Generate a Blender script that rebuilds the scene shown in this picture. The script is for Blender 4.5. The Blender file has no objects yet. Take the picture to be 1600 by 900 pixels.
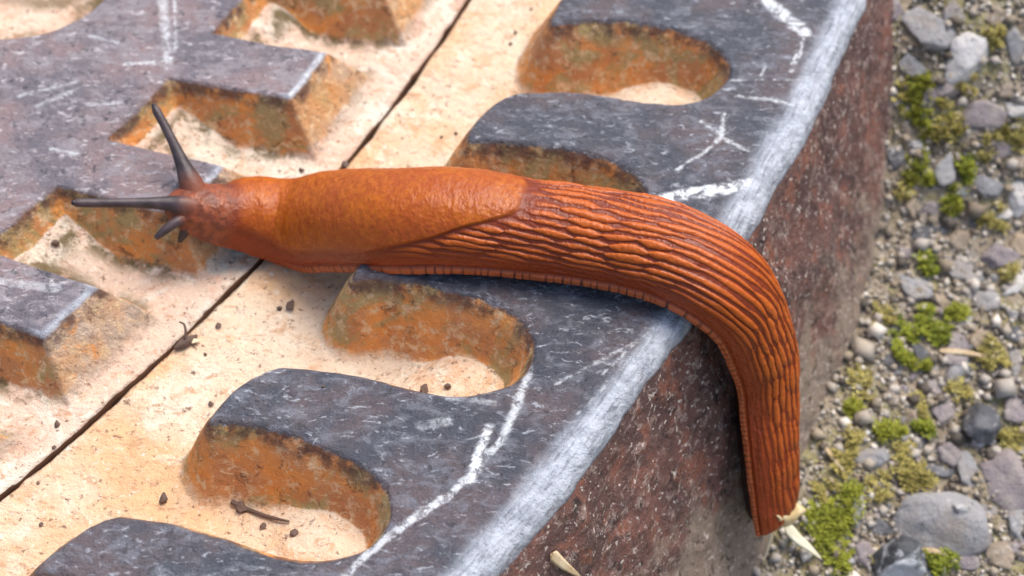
import bpy, bmesh, math, random
import numpy as np
from mathutils import Vector, Matrix, Euler

# ------------------------------------------------------------------ camera, sky, sun, exposure
MM = 0.001
scene = bpy.context.scene
col = scene.collection
random.seed(7)
rng = np.random.default_rng(11)
CAM = np.array([282.10, -312.67, 174.85])            # mm, from the manhole centre
PITCH, ROLL, FPX = math.radians(52), 0.00522, 3000.0

cam_d = bpy.data.cameras.new('camera')
cam_d.sensor_width = 36.0
cam_d.lens = FPX / 1600 * 36
cam_d.clip_start = 0.005
cam_d.clip_end = 200
cam_o = bpy.data.objects.new('camera', cam_d)
col.objects.link(cam_o)
cam_o.matrix_world = (Matrix.Translation(Vector(CAM) * MM) @ Matrix.Rotation(math.pi / 2 - PITCH, 4, 'X')
                      @ Matrix.Rotation(ROLL, 4, 'Z'))
cam_d.dof.use_dof = True
cam_d.dof.focus_distance = 0.214
cam_d.dof.aperture_fstop = 29
scene.camera = cam_o

SUN_EL, SUN_AZ = math.radians(64), math.radians(40)   # azimuth from +Y towards +X
world = bpy.data.worlds.new('World')
scene.world = world
world.use_nodes = True
wn = world.node_tree
wn.nodes.clear()
sky = wn.nodes.new('ShaderNodeTexSky')
sky.sky_type = 'NISHITA'
sky.sun_disc = False
sky.sun_elevation = SUN_EL
sky.sun_rotation = SUN_AZ
sky.air_density = 1.0
sky.dust_density = 4.0
sky.ozone_density = 0.6
bg = wn.nodes.new('ShaderNodeBackground')
bg.inputs['Strength'].default_value = 0.125
wo = wn.nodes.new('ShaderNodeOutputWorld')
wn.links.new(sky.outputs[0], bg.inputs[0])
wn.links.new(bg.outputs[0], wo.inputs[0])

sun_d = bpy.data.lights.new('sun', 'SUN')
sun_d.energy = 1.5
sun_d.angle = math.radians(30)
sun_d.color = (1.0, 0.96, 0.9)
sun_o = bpy.data.objects.new('sun', sun_d)
col.objects.link(sun_o)
sdir = Vector((math.sin(SUN_AZ) * math.cos(SUN_EL), math.cos(SUN_AZ) * math.cos(SUN_EL), math.sin(SUN_EL)))
sun_o.rotation_euler = sdir.to_track_quat('Z', 'Y').to_euler()
sun_o.location = sdir * 2

scene.view_settings.view_transform = 'Standard'
scene.view_settings.look = 'None'
scene.view_settings.gamma = 1
scene.view_settings.exposure = 0.92
scene.view_settings.use_curve_mapping = False

# ------------------------------------------------------------------ helpers
TAB = rng.random((256, 256))


def vnoise(x, y):
    xi, yi = np.floor(x).astype(int), np.floor(y).astype(int)
    fx, fy = x - xi, y - yi
    fx, fy = fx * fx * (3 - 2 * fx), fy * fy * (3 - 2 * fy)
    a, b = TAB[xi & 255, yi & 255], TAB[(xi + 1) & 255, yi & 255]
    c, d = TAB[xi & 255, (yi + 1) & 255], TAB[(xi + 1) & 255, (yi + 1) & 255]
    return (a * (1 - fx) + b * fx) * (1 - fy) + (c * (1 - fx) + d * fx) * fy


def fbm(x, y, oct=4, gain=.5):
    s, a, t = 0, 1, 0
    for o in range(oct):
        s = s + a * (vnoise(x + 17.3 * o, y + 9.1 * o) - .5)
        t += a
        a *= gain
        x, y = x * 2.03, y * 2.03
    return s / t * 2


def sstep(a, b, x):
    t = np.clip((x - a) / (b - a), 0, 1)
    return t * t * (3 - 2 * t)


def seg_dist(px, py, poly, closed=False):
    poly = np.asarray(poly, float)
    n = len(poly)
    best = np.full(px.shape, 1e9)
    for i in range(n if closed else n - 1):
        a, b = poly[i], poly[(i + 1) % n]
        dx, dy = b - a
        L = dx * dx + dy * dy + 1e-12
        t = np.clip(((px - a[0]) * dx + (py - a[1]) * dy) / L, 0, 1)
        best = np.minimum(best, (px - a[0] - t * dx) ** 2 + (py - a[1] - t * dy) ** 2)
    return np.sqrt(best)


def in_poly(px, py, poly):
    poly = np.asarray(poly, float)
    ins = np.zeros(px.shape, bool)
    n = len(poly)
    for i in range(n):
        x1, y1 = poly[i]
        x2, y2 = poly[(i + 1) % n]
        if y1 == y2:
            continue
        c = ((y1 > py) != (y2 > py)) & (px < (x2 - x1) * (py - y1) / (y2 - y1) + x1)
        ins ^= c
    return ins


def chaikin(p, n=2):
    p = np.asarray(p, float)
    for _ in range(n):
        q = [p[0]]
        for a, b in zip(p[:-1], p[1:]):
            q += [a * .75 + b * .25, a * .25 + b * .75]
        q.append(p[-1])
        p = np.array(q)
    return p


def at(px, py, z):
    """point (mm) seen at a photograph pixel, on the level z (mm)"""
    X, Y = px - 800, py - 450
    c, s = math.cos(ROLL), math.sin(ROLL)
    X, Y = c * X + s * Y, -s * X + c * Y
    d = np.array([X / FPX, math.cos(PITCH) - Y / FPX * math.sin(PITCH), -math.sin(PITCH) - Y / FPX * math.cos(PITCH)])
    return CAM + d * ((z - CAM[2]) / d[2])


def mesh_from(name, V, F, smooth=True):
    me = bpy.data.meshes.new(name)
    V = np.asarray(V, np.float32) * MM
    me.vertices.add(len(V))
    me.vertices.foreach_set('co', V.ravel())
    if isinstance(F, np.ndarray):
        k = F.shape[1]
        me.loops.add(F.size)
        me.loops.foreach_set('vertex_index', F.ravel().astype(np.int32))
        me.polygons.add(len(F))
        me.polygons.foreach_set('loop_start', np.arange(0, F.size, k, dtype=np.int32))
        me.polygons.foreach_set('loop_total', np.full(len(F), k, np.int32))
    else:
        me.clear_geometry()
        me.from_pydata([tuple(map(float, v)) for v in V], [], F)
    me.update(calc_edges=True)
    me.validate()
    if smooth:
        me.polygons.foreach_set('use_smooth', np.ones(len(me.polygons), bool))
    return me


def link(name, me, mat=None, parent=None):
    o = bpy.data.objects.new(name, me)
    col.objects.link(o)
    if parent is not None:
        o.parent = parent
        o.matrix_parent_inverse = parent.matrix_world.inverted()
    if mat and me is not None and len(me.materials) == 0:
        me.materials.append(mat)
    return o


def tag(o, label=None, cat=None, group=None, kind=None):
    if label:
        o['label'] = label
    if cat:
        o['category'] = cat
    if group:
        o['group'] = group
    if kind:
        o['kind'] = kind
    return o


def empty(name, p):
    o = bpy.data.objects.new(name, None)
    o.empty_display_size = .005
    o.location = Vector(p) * MM
    col.objects.link(o)
    bpy.context.view_layer.update()
    return o


def fattr(me, name, vals):
    a = me.attributes.new(name, 'FLOAT', 'POINT')
    a.data.foreach_set('value', np.asarray(vals, np.float32).ravel())


class NT:
    """small node-tree writer"""
    def __init__(s, name):
        s.m = bpy.data.materials.new(name)
        s.m.use_nodes = True
        s.t = s.m.node_tree
        s.t.nodes.clear()
        s.out = s.n('ShaderNodeOutputMaterial')
        s.b = s.n('ShaderNodeBsdfPrincipled')
        s.l(s.b.outputs[0], s.out.inputs[0])
        s.tc = s.n('ShaderNodeNewGeometry').outputs['Position']

    def n(s, t):
        return s.t.nodes.new(t)

    def l(s, a, b):
        s.t.links.new(a, b)

    def put(s, sock, v):
        if hasattr(v, 'node'):
            s.l(v, sock)
        elif isinstance(v, (tuple, list)) and len(v) == 3 and sock.type == 'RGBA':
            sock.default_value = (*v, 1)
        else:
            sock.default_value = v

    def attr(s, name):
        a = s.n('ShaderNodeAttribute')
        a.attribute_name = name
        return a.outputs['Fac']

    def noise(s, scale, detail=4, rough=.55, stretch=None, dist=0, vec=None):
        v = vec or s.tc
        if stretch:
            m = s.n('ShaderNodeMapping')
            s.l(v, m.inputs[0])
            m.inputs['Scale'].default_value = stretch
            v = m.outputs[0]
        t = s.n('ShaderNodeTexNoise')
        s.l(v, t.inputs['Vector'])
        t.inputs['Scale'].default_value = scale
        t.inputs['Detail'].default_value = detail
        t.inputs['Roughness'].default_value = rough
        t.inputs['Distortion'].default_value = dist
        return t.outputs['Fac']

    def voro(s, scale, out='Distance', feature='F1'):
        t = s.n('ShaderNodeTexVoronoi')
        t.feature = feature
        s.l(s.tc, t.inputs['Vector'])
        t.inputs['Scale'].default_value = scale
        return t.outputs[out]

    def ramp(s, f, lo, hi, a=0., b=1.):
        t = s.n('ShaderNodeMapRange')
        t.interpolation_type = 'SMOOTHSTEP'
        s.put(t.inputs['Value'], f)
        t.inputs['From Min'].default_value = lo
        t.inputs['From Max'].default_value = hi
        t.inputs['To Min'].default_value = a
        t.inputs['To Max'].default_value = b
        return t.outputs[0]

    def mix(s, f, a, b):
        t = s.n('ShaderNodeMix')
        t.data_type = 'RGBA'
        s.put(t.inputs[0], f)
        s.put(t.inputs[6], a)
        s.put(t.inputs[7], b)
        return t.outputs[2]

    def math(s, op, a, b=0., c=0., clamp=False):
        t = s.n('ShaderNodeMath')
        t.operation = op
        t.use_clamp = clamp
        s.put(t.inputs[0], a)
        s.put(t.inputs[1], b)
        if op == 'MULTIPLY_ADD':
            s.put(t.inputs[2], c)
        return t.outputs[0]

    def bump(s, h, dist, strength=1., prev=None):
        t = s.n('ShaderNodeBump')
        t.inputs['Distance'].default_value = dist
        t.inputs['Strength'].default_value = strength
        s.l(h, t.inputs['Height'])
        if prev:
            s.l(prev, t.inputs['Normal'])
        return t.outputs[0]

    def done(s, color, rough, normal=None, **kw):
        s.put(s.b.inputs['Base Color'], color)
        s.put(s.b.inputs['Roughness'], rough)
        if normal:
            s.l(normal, s.b.inputs['Normal'])
        for k, v in kw.items():
            s.put(s.b.inputs[k.replace('_', ' ')], v)
        return s.m


# ------------------------------------------------------------------ materials of the casting
def iron_material(name, lid):
    n = NT(name)
    top, low = n.attr('top'), n.attr('low')          # 1 on the worn tops / 1 on the silted floors
    scr, edge, oliv, endf_ = n.attr('scratch'), n.attr('worn'), n.attr('damp'), n.attr('endface')
    cx = n.n('ShaderNodeCombineXYZ')
    n.l(n.attr('arc'), cx.inputs[0])
    n.l(n.attr('rad'), cx.inputs[1])
    pol = cx.outputs[0]                               # mm along the ring, mm across it
    # silted floor: pale rust dust
    if lid:
        f = n.mix(n.ramp(n.noise(60, 4), .40, .64), (.78, .69, .56), (.74, .54, .41))
        f = n.mix(n.ramp(n.noise(170, 5, .65), .50, .68, 0, .7), f, (.68, .40, .28))
        f = n.mix(n.ramp(n.noise(110, 6, .68, dist=1.4), .50, .62, 0, .85), f, (.80, .74, .62))
    else:
        f = n.mix(n.ramp(n.noise(60, 4), .42, .64), (.76, .60, .44), (.74, .46, .25))
        f = n.mix(n.ramp(n.noise(150, 5, .65), .50, .68, 0, .8), f, (.72, .40, .22))
        f = n.mix(n.ramp(n.noise(110, 6, .68, dist=1.4), .52, .64, 0, .7), f, (.80, .71, .56))
    f = n.mix(n.ramp(n.noise(520, 5, .7, (1, 1.7, 1), dist=.6), .55, .65, 0, .7), f, (.50, .27, .15))
    f = n.mix(n.ramp(n.noise(300, 6, .75, dist=1.0), .56, .66, 0, .55), f, (.60, .34, .17))
    f = n.mix(n.ramp(n.noise(1000, 4, .75), .58, .66, 0, .9), f, (.22, .12, .08))
    f = n.mix(n.ramp(n.noise(900, 4, .7, dist=.3), .58, .70, 0, .7), f, (.84, .78, .68))
    if lid:
        f = n.mix(n.math('MULTIPLY', oliv, n.ramp(n.noise(300, 6, .7), .40, .56)), f, (.17, .125, .06))
    # sloped walls: rust
    w = n.mix(n.ramp(n.noise(130, 5, .6), .40, .60), (.74, .30, .07), (.52, .23, .09))
    w = n.mix(n.ramp(n.noise(170, 5, .65, dist=.5), .47, .60, 0, .85), w, (.38, .31, .13))
    w = n.mix(n.math('MULTIPLY', endf_, n.ramp(n.noise(140, 4), .3, .55, .5, 1)), w, n.mix(n.ramp(n.noise(90, 3), .4, .6), (.62, .33, .14), (.52, .40, .30)))
    w = n.mix(n.ramp(n.noise(600, 6, .75, dist=.5), .54, .66, 0, .8), w, (.16, .075, .04))
    w = n.mix(n.ramp(n.noise(700, 5, .75, dist=.4), .51, .62, 0, .8), w, (.72, .52, .30))
    w = n.mix(n.ramp(n.noise(420, 5, .75, dist=.6), .57, .67, 0, .7), w, (.74, .30, .06))
    # worn tops
    if lid:
        t = n.mix(n.ramp(n.noise(95, 5, .6), .38, .62), (.13, .115, .135), (.24, .17, .17))
        t = n.mix(n.ramp(n.noise(260, 6, .7, (1, 1.6, 1), dist=.5), .47, .62, 0, .8), t, (.28, .25, .265))
        t = n.mix(n.ramp(n.noise(480, 5, .7, (1, 2.2, 1), dist=.6), .56, .66, 0, .9), t, (.52, .48, .49))
    else:
        t = n.mix(n.ramp(n.noise(95, 5, .6), .40, .62), (.050, .054, .072), (.105, .078, .082))
        t = n.mix(n.ramp(n.noise(300, 6, .72, (1, 1.8, 1), dist=.6), .47, .64, 0, .8), t, (.165, .17, .20))
        t = n.mix(n.ramp(n.noise(620, 5, .7, (1, 2.2, 1), dist=.7), .565, .67, 0, .85), t, (.38, .40, .44))
    t = n.mix(n.ramp(n.noise(700, 5, .72, dist=.4), .56, .66, 0, .85), t, (.04, .036, .044))
    pv = n.noise(.9, 5, .7, (.35, 2.2, 1), .4, vec=pol)
    ed = n.math('MULTIPLY', edge, n.ramp(pv, .30, .55, .35, 1))
    t = n.mix(ed, t, n.mix(n.ramp(n.noise(400, 4, .7), .4, .65), (.52, .56, .62), (.33, .36, .41)))  # worn edges; the rim's sky reflection is put into this colour too
    sc = n.math('MULTIPLY', scr, n.ramp(n.noise(750, 5, .75, dist=.5), .40, .56, .12, 1), clamp=True)
    t = n.mix(sc, t, (.80, .83, .85))
    # blends with ragged borders
    jag = n.math('MULTIPLY_ADD', n.noise(330, 6, .75), .6, -.30)
    fl = n.ramp(n.math('ADD', low, n.math('MULTIPLY', jag, 1.9)), .40, .70)
    tp = n.ramp(n.math('ADD', top, n.math('MULTIPLY', jag, .75)), .70, .86)
    c = n.mix(fl, w, f)
    lipm = n.math('MULTIPLY', n.ramp(top, .25, .6), n.ramp(n.noise(300, 4, .7), .36, .56))
    c = n.mix(n.math('MULTIPLY', lipm, .85), c, (.075, .035, .03))
    c = n.mix(tp, c, t)
    rough = n.ramp(tp, 0, 1, .85, .36)
    rough = n.math('ADD', rough, n.ramp(n.noise(600, 4), .3, .7, -.10, .16))
    nb = n.bump(n.noise(260, 6, .7, (1, 1.5, 1), dist=.4), .0009, .6)
    nb = n.bump(n.noise(750, 5, .75), .0009, .85, nb)
    return n.done(c, rough, nb, Specular_IOR_Level=.55)


def wall_material():
    n = NT('rusty_casting_side')
    down = n.attr('down')
    c = n.mix(n.ramp(n.noise(120, 5, .6), .4, .62), (.12, .062, .054), (.22, .10, .078))
    c = n.mix(n.ramp(n.noise(240, 5, .65, dist=.5), .52, .64, 0, .85), c, (.30, .11, .066))
    sandy = n.math('ADD', down, n.math('MULTIPLY_ADD', n.noise(190, 6, .7), 1.3, -.65))
    c = n.mix(n.ramp(sandy, .50, .85, 0, .9), c, (.36, .28, .21))
    c = n.mix(n.ramp(n.noise(520, 6, .75, dist=.6), .53, .63, 0, .75), c, (.46, .35, .30))
    c = n.mix(n.ramp(n.noise(620, 6, .75, dist=.6), .55, .63, 0, .9), c, (.035, .02, .018))
    c = n.mix(n.ramp(n.noise(1250, 4, .7), .59, .66, 0, 1), c, (.76, .66, .58))
    c = n.mix(n.math('MULTIPLY', n.attr('worn'), n.ramp(n.noise(350, 4), .2, .5, .5, 1)), c, (.55, .59, .65))  # worn bevel, its sky sheen also put into the colour
    nb = n.bump(n.noise(260, 6, .75), .0016, .9)
    nb = n.bump(n.noise(1000, 5, .75), .0009, .9, nb)
    return n.done(c, n.ramp(n.noise(500), .3, .7, .42, .8), nb, Specular_IOR_Level=.5)


M_FRAME = iron_material('worn_cast_iron_frame', False)
M_LID = iron_material('worn_cast_iron_cover', True)
M_WALL = wall_material()
nd = NT('dark_damp_silt')
M_SEAT = nd.done(nd.mix(nd.noise(500), (.10, .04, .02), (.22, .10, .045)), .9)

# ------------------------------------------------------------------ manhole casting (polar height fields)
TH0 = -0.494223
NT_ = 80
PER = 300 * 2 * math.pi / NT_
D = 10.0
LIDTOP = -2.5
WALLK = .35
# lip of one recess of the frame, as (radius-300, arc) in mm
REC = [(15.5, -4.7), (18, -2.3), (23.2, -.2), (28.5, 1.2), (33.3, 1.8), (37.2, 1.1), (39.7, -1.0), (40.5, -3.4), (39.7, -6.2),
       (36.2, -9.8), (32, -11.6), (26.6, -13.0), (20.7, -15.6), (15.5, -18.8)]
BAR = [(-8.8, 3.0), (-8.3, -6.2), (-23.4, -11.6), (-24, -24.6)]


def periodic(poly, k0, k1):
    out = []
    for k in range(k0, k1 + 1):
        out += [(r, s - k * PER) for r, s in poly]
    return out


FLIP = chaikin(periodic(REC, -2, 2), 2)
LLIP = chaikin(periodic(BAR, -2, 2), 1)


def theta_samples():
    fine = np.arange(-.80, -.27, .00092)
    rest = np.arange(fine[-1] + .006, fine[0] + 2 * math.pi - .003, .0075)
    return np.concatenate([fine, rest])


TH = theta_samples()


def cell(TT):
    s = 300 * (TT - TH0)
    s = s + 1.3 * sstep(9, 15, s) * sstep(34, 26, s)      # this casting's teeth are not quite even
    k = np.round((-s - 7) / PER)
    return s, s + k * PER, k


def slope(t):
    t = np.clip(t, 0, 1)
    return .55 * t + .45 * (t * t * (3 - 2 * t))


def scratch_field(X, Y, z):
    out = np.zeros(X.shape)
    marks = [([(1040, 309), (1110, 297), (1185, 286)], 12, 1), ([(1190, -10), (1222, 22), (1258, 52)], 13, 1),
             ([(1258, 52), (1250, 85), (1236, 112)], 4, .7),
             ([(822, 592), (806, 640), (782, 690), (745, 732), (700, 775), (640, 815), (580, 858), (535, 905)], 7, .7),
             ([(764, 668), (750, 705), (734, 748)], 8, 1), ([(822, 590), (828, 570)], 7, .6),
             ([(1132, 178), (1127, 214), (1100, 238), (1058, 264)], 4, .7), ([(1127, 214), (1168, 236)], 4, .7),
             ([(1096, 188), (1127, 212)], 4, .8), ([(345, 612), (395, 590), (442, 572)], 2.5, .6),
             ([(1140, 125), (1250, 125)], 2, .6), ([(1150, 150), (1200, 155), (1270, 170)], 4, .6),
             ([(1245, 80), (1238, 110)], 3, .9), ([(1190, 118), (1196, 100)], 3, .8),
             ([(660, 665), (700, 660)], 9, .35), ([(700, 620), (780, 632)], 6, .3), ([(1205, 250), (1182, 290)], 5, .5),
             ([(870, 600), (1000, 530)], 3, .5), ([(940, 585), (1020, 512)], 2, .6), ([(900, 650), (960, 590)], 2, .5)]
    if z < -1:
        marks = [([(252, -10), (258, 40), (262, 104)], 9, .55), ([(272, -10), (275, 70), (262, 106)], 2.5, .95),
                 ([(30, 150), (120, 128)], 5, .4), ([(60, 165), (130, 135)], 4, .4), ([(120, 240), (80, 232)], 4, .5),
                 ([(140, 165), (190, 160)], 4, .4), ([(140, 55), (185, 68)], 4, .45), ([(455, 148), (508, 80)], 5, .55),
                 ([(70, 540), (152, 456)], 5, .75), ([(196, 100), (262, 96)], 4, .6), ([(0, 440), (90, 450)], 9, .35)]
    for pts, w, a in marks:
        q = np.array([at(x, y, z)[:2] for x, y in pts])
        near = (X > q[:, 0].min() - 6) & (X < q[:, 0].max() + 6) & (Y > q[:, 1].min() - 6) & (Y < q[:, 1].max() + 6)
        if not near.any():
            continue
        d = seg_dist(X[near], Y[near], q) + .28 * np.abs(fbm(X[near] * 1.3, Y[near] * 1.3, 3)) + .12 * fbm(X[near] * .5, Y[near] * .5, 2)
        ww = w / 12.6 * (1 + .35 * fbm(X[near] * .9, Y[near] * .9, 2))
        out[near] = np.maximum(out[near], a * sstep(ww * 1.15, ww * .7, d))
    return out


def grid_normals(V):
    du = np.roll(V, -1, 1) - np.roll(V, 1, 1)
    dv = np.gradient(V, axis=0)
    N = np.cross(dv, du)
    N /= np.linalg.norm(N, axis=2, keepdims=True) + 1e-12
    return N


def emit_parts(V, region, names, mats, parent, attrs):
    """cut a (rows x angle) sheet into part meshes by the region id of each quad; shared normals keep joints invisible"""
    rows, cols_ = V.shape[:2]
    N = grid_normals(V)
    idx = np.arange(rows * cols_).reshape(rows, cols_)
    nx = np.roll(idx, -1, 1)
    quads = np.stack([idx[:-1], idx[1:], nx[1:], nx[:-1]], -1).reshape(-1, 4)
    reg = region[:-1].reshape(-1)
    Vf, Nf = V.reshape(-1, 3), N.reshape(-1, 3)
    for rid in np.unique(reg):
        q = quads[reg == rid]
        u, inv = np.unique(q, return_inverse=True)
        nm, mt = names(rid), mats(rid)
        me = mesh_from(nm, Vf[u], inv.reshape(-1, 4))
        for an, av in attrs.items():
            fattr(me, an, av.reshape(-1)[u])
        me.normals_split_custom_set_from_vertices([tuple(x) for x in Nf[u]])
        link(nm, me, mt, parent)


# ---- frame
frame = empty('manhole_surround', (0, 0, -75))
tag(frame, 'round cast iron manhole frame with toothed rim and rusty flared outer side', 'manhole surround')
rows_h = np.arange(0.34, 49.6, .26)
R_, T_ = np.meshgrid(rows_h, TH, indexing='ij')
X_, Y_ = (300 + R_) * np.cos(T_), (300 + R_) * np.sin(T_)
S_, SC, K_ = cell(T_)
wr = .28 * fbm(X_ * .22, Y_ * .22, 3)
ws = .28 * fbm(X_ * .22 + 40, Y_ * .22 + 7, 3)
dist = np.full(R_.shape, 1e9)
CH = 60
for i in range(0, R_.shape[0], CH):
    sl = slice(i, i + CH)
    dist[sl] = seg_dist(R_[sl] + wr[sl], SC[sl] + ws[sl], FLIP)
lowpoly = np.vstack([FLIP, [(-30, FLIP[-1][1]), (-30, FLIP[0][1])]])
inside = in_poly(R_ + wr, SC + ws, lowpoly)
sd = np.where(inside, dist, -dist)                       # >0 in the recess
draft = 5.0 + .8 * fbm(X_ * .15, Y_ * .15, 2)
tl = np.clip((sd + .3) / draft, 0, 1)
Z_ = -D * slope(tl)
silt = 3.4 * sstep(20, 33, R_) + .5 * fbm(X_ * .2, Y_ * .2, 2)
buried = sstep(-.6, .7, (-D + silt) - Z_) * (tl > .05)
Z_ = np.where(tl > .05, np.maximum(Z_, -D + silt), Z_)
rnd = fbm(X_ * .5, Y_ * .5, 4)
Z_ += .12 * fbm(X_ * .12, Y_ * .12, 3) + .07 * rnd * (1 - tl) + .16 * rnd * tl
Z_ += .32 * fbm(X_ * .7, Y_ * .7, 3) * sstep(.05, .3, tl) * sstep(1.15, .6, tl) + .09 * fbm(X_ * 1.1, Y_ * 1.1, 2) * sstep(.6, 1, tl)
top_a = 1 - np.clip(tl * 2.2, 0, 1)
top_a = np.where(sd < 0, 1 - .12 * sstep(-1.1, 0, sd), top_a * .88)
low_a = .65 * sstep(.58, .98, tl) + .5 * sstep(4.0, 6.0, sd)
low_a = np.maximum(low_a, .72 * buried)
SW = scratch_field(X_, Y_, 0)
worn = np.clip(sstep(47.4, 50.0, R_ + .8 * fbm(X_ * .25, Y_ * .25, 3)), 0, 1)
# worn outer edge and side of the frame
edge_j = .6 * fbm(TH * 300 * .10, TH * 0 + 3, 3) + .3 * fbm(TH * 300 * .45, TH * 0 + 8, 2)
ang = np.radians(np.linspace(4, 76, 10))
prof = [(49.45 + 2.6 * math.sin(a), -2.6 * (1 - math.cos(a)), 1.0) for a in ang]
r0, z0 = prof[-1][:2]
zs = np.concatenate([np.arange(z0 - .4, -52, -.45), np.arange(-52, -75.5, -2.5)])
prof2 = [(r0 + WALLK * (z0 - z), z, 0.) for z in zs]
allp = prof + prof2
RW = np.array([p[0] for p in allp])[:, None] + np.zeros((1, len(TH)))
ZW = np.array([p[1] for p in allp])[:, None] + np.zeros((1, len(TH)))
WW = np.array([p[2] for p in allp])[:, None] + np.zeros((1, len(TH)))
TW = np.zeros(RW.shape) + TH[None, :]
arc = TW * 352
wallmask = np.clip((-ZW - 1.5) / 4, 0, 1)
RW = RW + edge_j[None, :] * np.clip((RW - 49.4) / 2, 0, 1) + wallmask * (.7 * fbm(arc * .12, ZW * .12, 4) + .28 * fbm(arc * .6, ZW * .6, 3))
ZW = ZW + Z_[-1][None, :] * np.clip(1 + ZW / 2.6, 0, 1)
VW = np.stack([(300 + RW) * np.cos(TW), (300 + RW) * np.sin(TW), ZW], -1)
VT = np.stack([X_, Y_, Z_], -1)
# slot down to the seat
slot_z = [-22, -22, -19, -14, -11.2]
slot_r = [-9, .42, .38, .35, .32]
jit = .16 * fbm(TH * 300 * .5, TH * 0 + 1, 3)
VS = np.stack([np.stack([(300 + r + j) * np.cos(TH), (300 + r + j) * np.sin(TH), np.full(TH.shape, z, float)], -1)
               for z, r, j in zip(slot_z, slot_r, [0, jit, jit, jit, jit])], 0)
VT[0, :, :2] = ((300.31 + jit)[:, None] * np.stack([np.cos(TH), np.sin(TH)], -1))
V = np.concatenate([VS, VT, VW], 0)
ns, nt, nw = len(VS), len(VT), len(VW)
z1 = np.zeros((ns, len(TH)))
reg = np.zeros(V.shape[:2], int)
reg[:ns] = 1                                              # slot
R_t = np.where(R_ > 40.0, 3, 0)
ktooth = (np.round(-(S_ - .3 - (R_ - 15) * .22) / PER).astype(int)) % NT_
Rt = np.where((tl > .97) | (buried > .95), 2, np.where(R_ > 40.2, 3, 100 + ktooth))
reg[ns:ns + nt] = Rt
reg[ns + nt - 1:] = 3
reg[ns + nt + 10:] = 4
down = np.concatenate([z1, 0 * R_, np.clip(-ZW / 38, 0, 1.2)], 0)
attrs = {'top': np.concatenate([z1, top_a, 1 + 0 * RW], 0), 'low': np.concatenate([z1 + 1, low_a, 0 * RW], 0),
         'scratch': np.concatenate([z1, SW, 0 * RW], 0), 'damp': np.concatenate([z1, 0 * R_, 0 * RW], 0),
         'arc': 300 * (V[..., 0] * 0 + TH[None, :]), 'rad': np.hypot(V[..., 0], V[..., 1]), 'endface': 0 * V[..., 0],
         'worn': np.concatenate([z1, worn, np.clip(WW * (1.25 - np.abs(ZW) / 2.6 * .6), 0, 1) * (ZW > -2.2)], 0), 'down': down}
emit_parts(V, reg, lambda i: {1: 'slot_wall', 2: 'ledge', 3: 'rim', 4: 'outer_side'}.get(i, 'tooth'),
           lambda i: M_SEAT if i == 1 else M_WALL if i == 4 else M_FRAME, frame, attrs)

# ---- cover
cover = empty('manhole_cover', (0, 0, -21.9))
tag(cover, 'round cast iron manhole cover with raised bars and pale rust in its recesses', 'manhole cover')
rows_l = np.concatenate([np.arange(4, 236, 6.0), np.arange(236, 299.45, .30)])
R_, T_ = np.meshgrid(rows_l - 300, TH, indexing='ij')
X_, Y_ = (300 + R_) * np.cos(T_), (300 + R_) * np.sin(T_)
S_ = 300 * (T_ - TH0)
K_ = np.round((-S_ - 12) / PER)
SC = S_ + K_ * PER
wr = .25 * fbm(X_ * .22 + 5, Y_ * .22, 3)
ws = .25 * fbm(X_ * .22 + 60, Y_ * .22 + 7, 3)
LX, LY = R_ + wr, SC + ws
sd = np.full(R_.shape, 30.)                              # distance outside the raised plate and bars, in units of a 4 mm draft
bar_sd = []
for dk in (-1, 0, 1, 2):
    sb_ = LY + dk * PER
    skew = (LX + 8.5) * .34                               # bars lean along the ring
    d_tip = (LX + 8.6 + (sb_ + 1.6) * .03) * (4.0 / 4.8)
    d_far = ((sb_ - skew * .88) - 3.2) * .94 * (4.0 / 3.6)
    d_near = (-6.1 - (sb_ - skew * 1.04)) * .94 * (4.0 / 3.6)
    bar_sd.append(np.maximum(d_tip, np.maximum(d_far, d_near)))
    sd = np.minimum(sd, bar_sd[-1])
tipface = np.zeros(R_.shape)
for q in bar_sd:
    tipface = np.where((np.abs(q - sd) < 1e-6), np.clip(((LX + 8.6) * (4.0 / 4.8) > q - .25).astype(float), 0, 1), tipface)
sd = np.minimum(sd, (LX + 23.8))
# round lifting recesses, one every fourth bar
P4 = PER * 4
sr = (S_ - (20 - PER) + P4 / 2) % P4 - P4 / 2
dh = 14.2 - np.hypot(R_ + 54, sr * (300 + R_) / 300)
sd = np.maximum(sd, dh)
draft = 4.1 + .3 * fbm(X_ * .15, Y_ * .15, 2)
tl = np.clip((sd + .15) / draft, 0, 1)
rnd = fbm(X_ * .5 + 9, Y_ * .5, 4)
silt = 4.6 * sstep(-12.5, -24, LX) * (R_ > -30) + .5 * fbm(X_ * .2 + 3, Y_ * .2, 2) * (R_ > -30)
Z_ = LIDTOP - (D + LIDTOP) * (.8 * tl + .2 * tl * tl * (3 - 2 * tl))
buried = sstep(-.5, .8, (-D + silt) - Z_) * (tl > .05)
Z_ = np.where(tl > .05, np.maximum(Z_, -D + np.minimum(silt, 5.5)), Z_)
Z_ += .14 * fbm(X_ * .12, Y_ * .12, 3) + .10 * rnd * (1 - tl) + .16 * rnd * tl
Z_ += .32 * fbm(X_ * .7, Y_ * .7, 3) * sstep(.05, .3, tl) * sstep(1.15, .6, tl) + .09 * fbm(X_ * 1.1, Y_ * 1.1, 2) * sstep(.6, 1, tl)
top_a = 1 - np.clip(tl * 2.2, 0, 1)
top_a = np.where(sd < 0, 1 - .12 * sstep(-1.0, 0, sd), top_a * .88)
low_a = .6 * sstep(.6, 1.0, tl) + .5 * sstep(3.4, 6.0, sd) + .25 * tipface * sstep(.3, .8, tl)
low_a = np.maximum(low_a, .95 * buried)
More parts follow.
